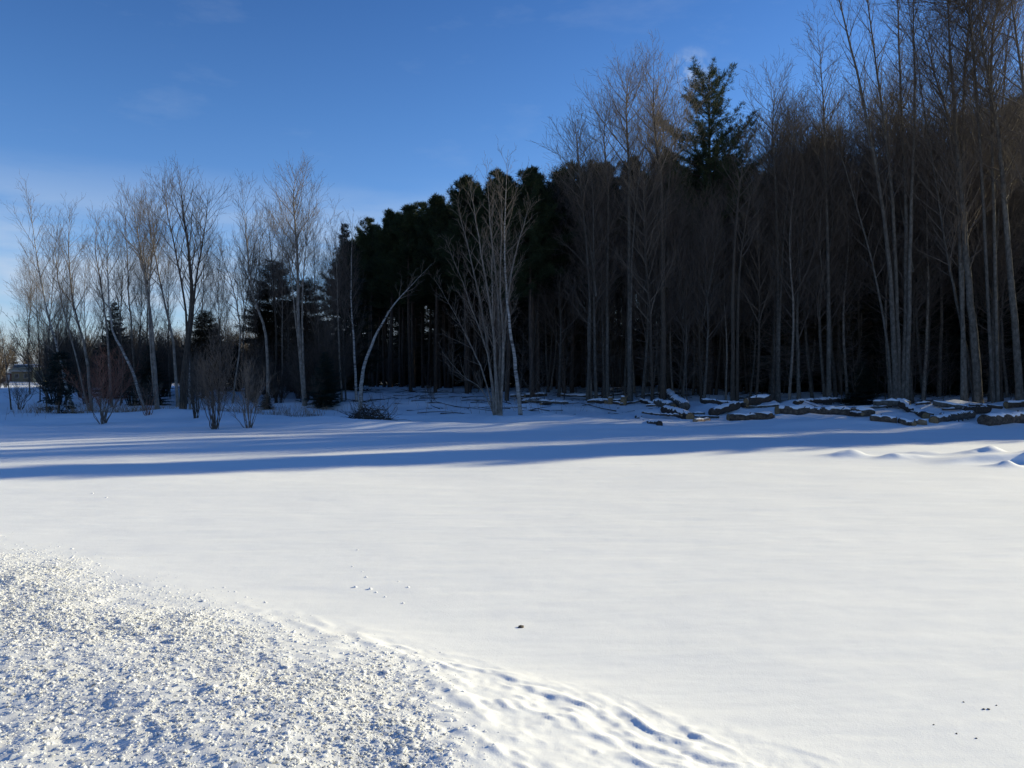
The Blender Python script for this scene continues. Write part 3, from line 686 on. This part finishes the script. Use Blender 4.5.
# bushy undergrowth behind the loose row and along the wood
thk = []
for q in range(4):
    H = (4.2, 3.4, 5.0, 3.8)[q]; root = empty('bush', (0, 0, -100)); tag(root, 'brown leafless bush in the thicket behind the loose row', 'bush', 'thicket bushes'); s_ = MB(); c = MB()
    for e in range(26):
        a = rnd.random() * 6.28; f = rnd.random() ** .5; h = H * rnd.uniform(.55, 1.0); W = H * .42
        P = densify([(.25 * math.cos(a) * f, .25 * math.sin(a) * f, -.15), (W * .4 * f * math.cos(a), W * .4 * f * math.sin(a), h * .35), (W * .75 * f * math.cos(a), W * .75 * f * math.sin(a), h * .7), (W * f * math.cos(a), W * f * math.sin(a), h)], 3)
        s_.tube(P, np.linspace(.024, .006, len(P)), 4); grow(c, P, .02, lambda t: .02 * (1 - t) + .004, plen(P), 1, dict(SH, l1=1.3, dens=(5, 5, 4), rmin=.006), .12)
    KIDS[root.name] = [s_.build('stems', M['dead_twig'], root), c.build('twigs', (M['twig'], M['twig'], M['dead_twig'], M['twig'])[q], root)]; thk.append(root)
nt_ = 0
for q in range(600):
    if q % 3: px = rnd.uniform(-40, 345); d = rnd.uniform(46, 74)
    else: px = rnd.uniform(345, 1040); d = rnd.uniform(60, 80)
    x = (px - 512) / F * d
    if nt_ >= 105 or (px < 48 and q % 4): continue
    if not ok(x, d, 1.1): continue
    s = rnd.uniform(.6, 1.2) if px > 48 else rnd.uniform(.28, .45)
    if nt_ < 4: thk[nt_].location = (x, d, hz(x, d)); thk[nt_].scale = (s, s, s)
    else: clone(thk[rnd.randrange(4)], (x, d, hz(x, d)), rnd.random() * 6.28, s)
    nt_ += 1
# saplings under the wood
sap = []
for q in range(3):
    H = 5.0; st = [([(0, 0, -.15), (rnd.uniform(-.3, .3), .1, H * .4), (rnd.uniform(-.6, .6), rnd.uniform(-.4, .4), H)], .028, .15)]
    sap.append(bare_tree('sapling', (0, 0, -100), st, P_(ASPEN, l1=1.1, dens=(4, 4, 3), maxlev=2), (grey, dark, grey)[q], tw, 'thin bare sapling low among the shaded trunks', 'saplings under the wood', 'tree'))
ns = 0
for q in range(400):
    px = rnd.uniform(340, 1040); d = rnd.uniform(45, 58); x = (px - 512) / F * d
    if ns >= 75: break
    if px < 500 and d < 50 + (500 - px) * .1: continue
    if not ok(x, d, .7): continue
    s = rnd.uniform(.5, 1.35)
    if ns < 3: sap[ns].location = (x, d, hz(x, d)); sap[ns].scale = (s, s, s)
    else: clone(sap[rnd.randrange(3)], (x, d, hz(x, d)), rnd.random() * 6.28, s)
    ns += 1
print('pines', npine, 'spruce', nsp, 'bare', nb_, 'saplings', ns)

# wood further back, one mass
def mi_keep(n): return rng.random(n) < .36
def merged(name, protos, spots, label):
    arr = []
    for k, (x, d, s) in enumerate(spots):
        o = protos[k % len(protos)]; a = rnd.random() * 6.28; ca, sa = math.cos(a), math.sin(a)
        for ch in KIDS[o.name]:
            arr.append((ch.data, x, d, hz(x, d), s, ca, sa))
    mats = []; mb = MB()
    for me, x, d, z, s, ca, sa in arr:
        nv = len(me.vertices); V = np.empty(nv * 3, np.float32); me.vertices.foreach_get('co', V); V = V.reshape(-1, 3) * s
        W = np.stack([V[:, 0] * ca - V[:, 1] * sa + x, V[:, 0] * sa + V[:, 1] * ca + d, V[:, 2] + z], -1)
        npoly = len(me.polygons); ls = np.empty(npoly, np.int32); me.polygons.foreach_get('loop_start', ls); lt = np.empty(npoly, np.int32); me.polygons.foreach_get('loop_total', lt)
        vi = np.empty(len(me.loops), np.int32); me.loops.foreach_get('vertex_index', vi); mi = np.empty(npoly, np.int32); me.polygons.foreach_get('material_index', mi)
        for m_ in me.materials:
            if m_ not in mats: mats.append(m_)
        remap = np.array([mats.index(m_) for m_ in me.materials]); q4 = (lt == 4) & ((mi_keep(npoly)) if npoly > 12000 else True)
        mb.add(W, vi[ls[q4][:, None] + np.arange(4)], None); mb.mq[-1] = remap[mi[q4]]
    o = mb.build(name, mats); tag(o, label, 'wood', kind='stuff'); return o
sp_ = []
for q in range(300):
    px = rnd.uniform(340, 1150); d = rnd.uniform(80, 96); x = (px - 512) / F * d
    if q % 3 == 0: px = rnd.uniform(360, 470) if q % 2 else rnd.uniform(560, 615); x = (px - 512) / F * d
    if len(sp_) < 85 and ok(x, d, 2.0): sp_.append((x, d, rnd.uniform(.75, .95)))
merged('background_wood', [spr[0], spr[1], spr[2]], sp_, 'dark mass of evergreens deep behind the trunks of the wood')
sp2 = []
for q in range(400):
    px = rnd.uniform(-60, 330); d = rnd.uniform(92, 135); x = (px - 512) / F * d
    if 0 < px < 50 and d < 124: continue
    if len(sp2) < 105 and ok(x, d, 2.0):
        k_ = len(sp2) % 7; sp2.append((x, d, rnd.uniform(1.3, 2.0) if k_ in (0, 2, 4, 6) else rnd.uniform(.3, .45)))
for q in range(300):
    px = rnd.uniform(-760, -60); d = rnd.uniform(88, 130); x = (px - 512) / F * d
    if len(sp2) < 150 and ok(x, d, 3):
        k_ = len(sp2) % 7; sp2.append((x, d, rnd.uniform(1.3, 2.0) if k_ in (0, 2, 4, 6) else rnd.uniform(.3, .45)))
merged('distant_wood', [thk[0], brn, thk[2], bare[3], thk[1], spr[0], thk[3]], sp2, 'brownish far-off wood beyond the snowy field behind the loose row')

# ---------------------------------------------------------------- logs
def log(px0, py0, px1, py1, r, label, lift=0., cap=.05, bm='dark_bark', r2=None, lift2=None, ends=(1, 1), name='log'):
    x0, d0 = ground_px(px0, py0, 25); x1, d1 = ground_px(px1, py1, 25); cap *= .62; r *= .96; r2 = (r2 or r / .96) * .96
    a = np.array([x0, d0, hz(x0, d0) + r * .5 + lift]); b = np.array([x1, d1, hz(x1, d1) + r2 * .5 + (lift if lift2 is None else lift2)])
    c = (a + b) / 2; root = empty(name, c); tag(root, label, 'log')
    L = np.linalg.norm(b - a); k = max(6, int(L / .22)); t = np.linspace(0, 1, k)
    P = a[None] * (1 - t)[:, None] + b[None] * t[:, None] - c
    sag = (rng.random((k, 3)) - .5) * .025 + np.sin(t * 3.14)[:, None] * np.array([0, rnd.uniform(-.03, .03), rnd.uniform(-.015, .01)]) * L; P = P + sag
    rad = (r * (1 - t) + r2 * t) * (1 + .12 * (rng.random(k) - .5))
    mb = MB(); mb.tube(P, rad, 16, True, rough=.13)
    for q in range(int(L * 2.2)):          # knots and branch stubs
        p, T = samp(P, rnd.uniform(.1, .9)); d = perp_dir(T, R(rnd.uniform(55, 90)), rnd.random() * 6.28)
        mb.tube(limb(p, d, r * rnd.uniform(1.2, 1.8), 3, 0, .3), [.03, .024, .016], 6, True)
    mb.build('bark', M[{'pine_bark': 'log_bark', 'dark_bark': 'pine_bark'}.get(bm, bm)], root)
    for e, (p, T, rr) in enumerate(((P[0], P[0] - P[1], rad[0]), (P[-1], P[-1] - P[-2], rad[-1]))):
        if not ends[e] or rnd.random() < .45: continue
        T = unit(T); m2 = MB(); m2.tube(np.array([p - T * .01, p + T * .006]), [rr * .93, rr * .9], 14, True); m2.build('cut_end', M['cut_wood'], root, False)
    if cap:
        T = unit(b - a); side = unit(np.cross(T, UP)); up = np.cross(side, T); ang = np.linspace(R(rnd.uniform(30, 55)), R(rnd.uniform(135, 155)), 8)
        lo, hi = 0, k
        if k > 12 and rnd.random() < .6: hi = k - rnd.randint(1, 2)
        rows = []
        for i in range(lo, hi):
            e = min(1, (i - lo) / 1.2, (hi - 1 - i) / 1.2); th = cap * (1 + 1.3 * (rnd.random() - .5)) * (.12 + .88 * e); th = .004 if rnd.random() < .14 else th
            j0, j1 = R(rnd.uniform(18, 62)), R(rnd.uniform(122, 168)); ang = np.linspace(j0, j1, 8)
            ro = rad[i] * .97 + th * np.sin((ang - ang[0]) / (ang[-1] - ang[0]) * math.pi) ** .6
            outer = P[i] + ro[:, None] * (np.cos(ang)[:, None] * side + np.sin(ang)[:, None] * up)
            inner = P[i] + rad[i] * .8 * (np.cos(ang[::-1])[:, None] * side + np.sin(ang[::-1])[:, None] * up)
            rows.append(np.vstack([outer, inner]))
        n = 16; kk = len(rows); i = np.arange(kk - 1)[:, None] * n; j = np.arange(n)[None, :]; j2 = (j + 1) % n
        m3 = MB(); m3.add(np.array(rows).reshape(-1, 3), np.stack([i + j, i + j2, i + n + j2, i + n + j], -1).reshape(-1, 4)); m3.build('snow_cap', M['cap_snow'], root)
    return root
log(637, 418, 660, 426, .12, 'short dark log lying apart on the snow ahead of the pile', 0, .03)
log(664, 411, 690, 419, .20, 'dark log with snowy top at the near end of the jumbled pile', 0, .08)
log(655, 405, 674, 409, .19, 'round-ended log behind the dark snowy-topped log', .05, .12, 'grey_bark')
log(668, 400, 686, 412, .22, 'thick snow-covered log lying uppermost over the jumbled pile', .30, .14, 'grey_bark', None, .18)
log(695, 422, 709, 420, .09, 'small reddish log end in the snow between two pile halves', 0, .03, 'straw')
log(702, 404, 748, 409, .17, 'thin long log sloping down behind the crossed pair', .15, .07, 'dark_bark', .13)
log(746, 409, 770, 405, .19, 'short raised log resting over the crossed pair', .28, .10, 'dark_bark')
log(712, 417, 737, 408, .22, 'dark log angled back away from the field in the crossed pair', .05, .07)
log(728, 420, 771, 418, .21, 'low brownish log lying foremost under the crossed pair', 0, .06, 'pine_bark')
log(720, 411, 760, 406, .14, 'pale slim log crossing beneath the raised short log', .1, .08, 'grey_bark')
log(777, 414, 873, 415, .26, 'longest dark log with a thick strip of snow on top', .05, .10, 'pine_bark', .20)
log(873, 405, 910, 408, .17, 'weathered grey log half buried at the back of the heap', .1, .12, 'grey_bark')
log(899, 408, 926, 418, .22, 'dark foreshortened log pointing out of the heap to the field', .16, .09, 'dark_bark', .2, .02)
log(870, 420, 897, 423, .15, 'small dark log in snow below the heap', 0, .05, 'pine_bark')
log(900, 423, 914, 426, .13, 'stubby log with yellow cut end beside another one', 0, .04, 'pine_bark')
log(915, 424, 927, 425, .13, 'stubby yellow-ended log, smaller of the neighbouring two', 0, .04, 'straw')
log(934, 423, 972, 418, .17, 'light brown log lying along the snow toward the stumpy end', 0, .05, 'pine_bark')
log(933, 407, 966, 412, .13, 'long thin log sloping across the snow at the back', .15, .08, 'grey_bark')
log(966, 414, 988, 412, .20, 'broken stumpy log end with ragged branch stubs', .12, .03, 'dark_bark')
log(984, 425, 1050, 421, .25, 'thick brown log running out past the edge of the view', .02, .08, 'pine_bark')
log(1006, 409, 1040, 406, .18, 'brown log behind the thick log at the view edge', .12, .06, 'pine_bark')
for (a, b, c_, d_, r_, l_, cp, lb) in [(521, 403, 540, 401, .12, .05, .08, 'dark short log in the brush heap near the birch'), (530, 401, 549, 404, .10, .0, .03, 'dark log lying lowest in the brush heap near the birch'), (525, 400, 546, 399, .12, .22, .10, 'snowy log topmost in the brush heap near the birch'), (541, 405, 551, 404, .09, 0, .02, 'tiny dark log stub beside the brush heap'),
                                       (558, 396, 592, 398, .13, .0, .10, 'snow-laden log far back between the brush heap and yellow stumps'), (592, 400, 606, 404, .12, 0, .04, 'dark slanting log just before the yellow stumps'), (640, 402, 655, 406, .12, .0, .08, 'snowy log between the yellow stumps and jumbled pile'), (795, 404, 850, 401, .14, 0, .09, 'snowy thin log lying behind the longest dark log')]:
    log(a, b, c_, d_, r_, lb, l_, cp)
# smaller broken pieces half buried among them
for q in range(24):
    px = rnd.uniform(640, 1015) if q < 15 else rnd.uniform(505, 640); py = rnd.uniform(404, 421) if q < 15 else rnd.uniform(397, 407); w_ = rnd.uniform(12, 46)
    log(px, py, px + w_, py + rnd.uniform(-5, 4), rnd.uniform(.045, .09), 'smaller snow-dusted log piece half buried in the log heap', rnd.uniform(0, .14), rnd.uniform(.03, .10), rnd.choice(['dark_bark', 'pine_bark', 'grey_bark']))['group'] = 'small log pieces of the heap'
# stumps
def stump(px, py, r, h, label):
    x, d = ground_px(px, py, 25); root = empty('stump', (x, d, hz(x, d))); tag(root, label, 'stump')
    t = np.linspace(0, 1, 6); P = np.stack([.05 * t, 0 * t, -.15 + (h + .15) * t], -1)
    mb = MB(); mb.tube(P, r * (1.3 - .3 * t), 12, True, rough=.2)
    for q in range(5): mb.tube(limb(np.array([0, 0, h * .5]), perp_dir(UP, R(rnd.uniform(15, 60)), rnd.random() * 6.28), h * rnd.uniform(.6, 1.1), 3, 0, .2), [r * .3, r * .22, r * .1], 5, True)
    mb.build('wood', M['cut_wood'], root)
    bm = MB(); bm.tube(np.stack([.04 * t, 0 * t, -.16 + h * .5 * t], -1), r * (1.36 - .28 * t), 12, rough=.2); bm.build('bark', M['dark_bark'], root)
    V, T = lumps(np.zeros(1), np.zeros(1), np.array([r * .9])); V[:, 2] += h + r * .1 - V[:, 2].mean(); c = MB(); c.add(V, None, T); c.build('snow_cap', M['cap_snow'], root)
stump(610, 404, .12, .36, 'yellowish splintered stump capped with snow, smaller of two')
stump(623, 405, .16, .45, 'yellowish splintered stump with forked top, larger of two')
# brush pile under the arching birch
x, d = ground_px(368, 419, 25); bp = MB()
for q in range(260):
    a = rnd.random() * 6.28; rr = rnd.random() ** .7; p = np.array([math.cos(a) * 1.0 * rr, math.sin(a) * .7 * rr, rnd.uniform(-.05, .6) * (1 - rr)])
    bp.tube(limb(p, unit(np.array([rnd.gauss(0, 1), rnd.gauss(0, 1), rnd.gauss(.25, .5)])), rnd.uniform(.4, 1.2), 4, -.05, .5), [rnd.uniform(.008, .022), .010, .007, .004], 4)
o = bp.build('brush_pile', M['dead_twig']); o.location = (x, d, hz(x, d)); tag(o, 'dark tangled brush pile in the snow beneath the arching birch', 'brush pile')
# slash scattered on the snow under the trees
sl = MB()
for q in range(380):
    px = rnd.uniform(300, 1030); d = rnd.uniform(40.5, 60); x = (px - 512) / F * d
    a = rnd.gauss(0, .6) + (math.pi if rnd.random() < .5 else 0); p = np.array([x, d, hz(x, d) + .03]); L = rnd.uniform(.4, 2.6); r0 = rnd.uniform(.008, .03)
    sl.tube(limb(p, unit(np.array([math.cos(a), math.sin(a), rnd.uniform(-.02, .16)])), L, 4, -.02, .25), [r0, r0 * .8, r0 * .6, .005], 4)
tag(sl.build('slash_debris', M['dead_twig']), 'fallen twigs and slash scattered over the shaded snow', 'debris', kind='stuff')

# ---------------------------------------------------------------- small things on the snow
def lump_obj(name, px, py, r, mat, label, cat, squash=.7, sub=2, group=None, stretch=1.):
    x, d = ground_px(px, py, 2.6); o_z = hz(x, d)
    V = ICO_V.copy(); T = ICO_F.copy()
    for s_ in range(sub):
        mid = {}; V = list(map(tuple, V)); T2 = []
        def mp(a, b):
            k = (min(a, b), max(a, b))
            if k not in mid: mid[k] = len(V); v = unit(np.array(V[a]) + np.array(V[b])); V.append(tuple(v))
            return mid[k]
        for a, b, c in T:
            ab, bc, ca = mp(a, b), mp(b, c), mp(c, a); T2 += [(a, ab, ca), (b, bc, ab), (c, ca, bc), (ab, bc, ca)]
        V = np.array(V); T = np.array(T2)
    sd = rnd.randrange(1000); f = 1 + .55 * fbm(V[:, 0] * 1.3 + V[:, 2], V[:, 1] * 1.3 + V[:, 2] * .7, sd, 3)
    V = V * f[:, None] * r; V[:, 2] *= squash; V[:, 0] *= stretch
    mb = MB(); mb.add(V, None, T); o = mb.build(name, M[mat], None, True); o.location = (x, d, o_z + r * squash * .25); tag(o, label, cat, group); return o
lump_obj('dirt_clod', 521, 629, .017, 'soil', 'small dark clod lying alone on the smooth white snow', 'clod', .7, 2, stretch=1.3)
for q, (px, py, r) in enumerate([(357, 551, .013), (352, 568, .012), (366, 578, .015), (355, 589, .022), (370, 590, .02), (376, 594, .014), (408, 589, .014), (403, 604, .013), (362, 573, .01), (398, 583, .01), (385, 599, .012), (106, 498, .022), (92, 494, .02)]):
    lump_obj('snow_lump', px, py, r * .72, 'chunk_snow', 'loose snow crumb lying on smooth snow just beyond the crumbled bank', 'snow lump', .75, 1, 'loose crumbs beyond the bank')
for q, (px, py, r) in enumerate([(985, 711, .007), (990, 713, .008), (998, 709, .006), (958, 738, .005), (978, 742, .005), (935, 726, .005), (965, 704, .005)]):
    lump_obj('dirt_clod', px, py, r, 'soil', 'tiny dark crumb on the smooth snow in the near corner', 'clod', .7, 1, 'tiny crumbs in the near corner')

# ---------------------------------------------------------------- far house
def box(mb, c, s):
    c = np.array(c); h = np.array(s) / 2
    V = [c + h * np.array(v) for v in [(-1, -1, -1), (1, -1, -1), (1, 1, -1), (-1, 1, -1), (-1, -1, 1), (1, -1, 1), (1, 1, 1), (-1, 1, 1)]]
    mb.add(V, [(0, 3, 2, 1), (4, 5, 6, 7), (0, 1, 5, 4), (1, 2, 6, 5), (2, 3, 7, 6), (3, 0, 4, 7)])
def boxo(name, c, s, mat, parent):
    mb = MB(); box(mb, c, s); return mb.build(name, M[mat], parent, False)
D = 118.; hx = (26 - 512) / F * D; root = empty('house', (hx, D, hz(hx, D))); tag(root, 'small far house with tan wall, dark roof and white trim beyond the snow', 'house')
boxo('wall', (.4, 0, 1.2), (4.6, 4, 2.6), 'tan_siding', root)
rf = MB(); rf.add([(-2.4, -2.5, 2.5), (3.2, -2.5, 2.5), (3.2, 2.5, 2.5), (-2.4, 2.5, 2.5), (-2.4, 0, 4.0), (3.2, 0, 4.0)], [(0, 1, 5, 4), (2, 3, 4, 5), (0, 3, 2, 1)], [(0, 4, 3), (1, 2, 5)])
roof = rf.build('roof', M['green_roof'], root, False); boxo('snow_strip', (.4, 0, 4.0), (5.6, .5, .2), 'cap_snow', roof)
boxo('trim', (.4, -2.54, 2.45), (5.7, .08, .22), 'white_trim', root)
boxo('side_wall', (-3.2, .3, .9), (2.6, 3, 2.0), 'red_siding', root); boxo('porch_roof', (-3.2, .1, 2.05), (3.0, 3.6, .25), 'white_trim', root)
for xx in (-.7, 1.3):
    w = boxo('window', (xx, -2.02, 1.3), (.9, .1, 1.0), 'white_trim', root); boxo('pane', (xx, -2.08, 1.3), (.75, .04, .85), 'dark_glass', w)
boxo('door', (-3.2, -1.23, .8), (.9, .08, 1.7), 'white_trim', root); root.scale = (.66, .7, .62)
sh = empty('shed', ((43 - 512) / F * 112, 112, hz((43 - 512) / F * 112, 112))); tag(sh, 'little pale shed with snowy roof next to the far house', 'shed')
boxo('wall', (0, 0, 1.0), (1.8, 1.8, 2.2), 'birdhouse', sh); boxo('roof', (0, 0, 2.2), (2.2, 2.2, .25), 'cap_snow', sh); boxo('door', (0, -.92, .8), (.8, .06, 1.6), 'green_roof', sh)

# ---------------------------------------------------------------- sky, sun, camera
w = bpy.data.worlds.new('World'); sc.world = w; w.use_nodes = True; nt = w.node_tree; bg = nt.nodes['Background']
sky = N(nt, 'ShaderNodeTexSky', sky_type='NISHITA'); sky.sun_disc = False; sky.sun_elevation = SUN_EL; sky.sun_rotation = SUN_AZ; sky.altitude = 200; sky.air_density = 1.0; sky.dust_density = .3; sky.ozone_density = 2.2
tc = N(nt, 'ShaderNodeTexCoord'); sp = N(nt, 'ShaderNodeSeparateXYZ'); nt.links.new(tc.outputs['Generated'], sp.inputs[0])
mp = N(nt, 'ShaderNodeMapping'); mp.inputs['Scale'].default_value = (3, 3, 13); nt.links.new(tc.outputs['Generated'], mp.inputs['Vector'])
c1 = ramp(nt, noise(nt, mp.outputs[0], 1.6, 5, .55), [(.33, (0, 0, 0)), (.55, (1, 1, 1))])
lowband = ramp(nt, sp.outputs['Z'], [(.02, (1, 1, 1)), (.12, (.85,) * 3), (.24, (0, 0, 0))])
leftm = ramp(nt, sp.outputs['X'], [(.0, (1, 1, 1)), (.08, (.5,) * 3)])
mp2 = N(nt, 'ShaderNodeMapping'); mp2.inputs['Scale'].default_value = (2.2, 2.2, 7); nt.links.new(tc.outputs['Generated'], mp2.inputs['Vector'])
c2 = ramp(nt, noise(nt, mp2.outputs[0], 2.3, 6, .6), [(.58, (0, 0, 0)), (.85, (.16,) * 3)])
fac = mathn(nt, 'ADD', mathn(nt, 'MULTIPLY', mathn(nt, 'MULTIPLY', c1, lowband), leftm), c2)
# one small bright puff above the white pine
vd = N(nt, 'ShaderNodeVectorMath', operation='DISTANCE'); nt.links.new(tc.outputs['Generated'], vd.inputs[0]); pv = Vector(((690 - 512) / F, 1, (378 - 72) / F)).normalized(); vd.inputs[1].default_value = pv
puff = mathn(nt, 'MULTIPLY', ramp(nt, vd.outputs['Value'], [(.0, (1, 1, 1)), (.028, (0, 0, 0))]), ramp(nt, noise(nt, tc.outputs['Generated'], 40, 4), [(.4, (0, 0, 0)), (.6, (1, 1, 1))]))
fac = mathn(nt, 'MINIMUM', mathn(nt, 'MULTIPLY', mathn(nt, 'ADD', fac, puff), .8), .85)
mx = N(nt, 'ShaderNodeMix', data_type='RGBA'); nt.links.new(fac, mx.inputs['Factor'])
tint = N(nt, 'ShaderNodeMix', data_type='RGBA', blend_type='MULTIPLY'); tint.inputs['Factor'].default_value = 1; nt.links.new(ramp(nt, sp.outputs['Z'], [(.0, (.60, .67, .90)), (.14, (.46, .62, .88)), (.30, (.33, .53, .80)), (.5, (.21, .40, .68))]), tint.inputs['B'])
nt.links.new(sky.outputs[0], tint.inputs['A']); nt.links.new(tint.outputs['Result'], mx.inputs['A']); mx.inputs['B'].default_value = (3.0, 3.5, 4.2, 1)
nt.links.new(mx.outputs['Result'], bg.inputs['Color']); bg.inputs['Strength'].default_value = .128

sd = bpy.data.lights.new('sun', 'SUN'); sd.energy = 5.0; sd.angle = R(.5); sd.color = (1, .90, .60); so = bpy.data.objects.new('sun', sd); col.objects.link(so)
dv = Vector((math.sin(SUN_AZ) * math.cos(SUN_EL), math.cos(SUN_AZ) * math.cos(SUN_EL), math.sin(SUN_EL))); so.rotation_euler = dv.to_track_quat('Z', 'Y').to_euler()

cd = bpy.data.cameras.new('camera'); cd.sensor_width = 36; cd.lens = 36 * F / 1024; cd.clip_start = .05; cd.clip_end = 6000
co = bpy.data.objects.new('camera', cd); col.objects.link(co); co.location = (0, 0, CAMZ); co.rotation_euler = (R(90) - math.atan((384 - HZ) / F), 0, 0); sc.camera = co
vs = sc.view_settings; vs.view_transform = 'Standard'; vs.look = 'None'; vs.gamma = 1; vs.use_curve_mapping = False; vs.exposure = .59
sc.render.engine = 'CYCLES'; sc.cycles.max_bounces = 5; sc.cycles.diffuse_bounces = 3; sc.cycles.glossy_bounces = 2; sc.cycles.transmission_bounces = 2
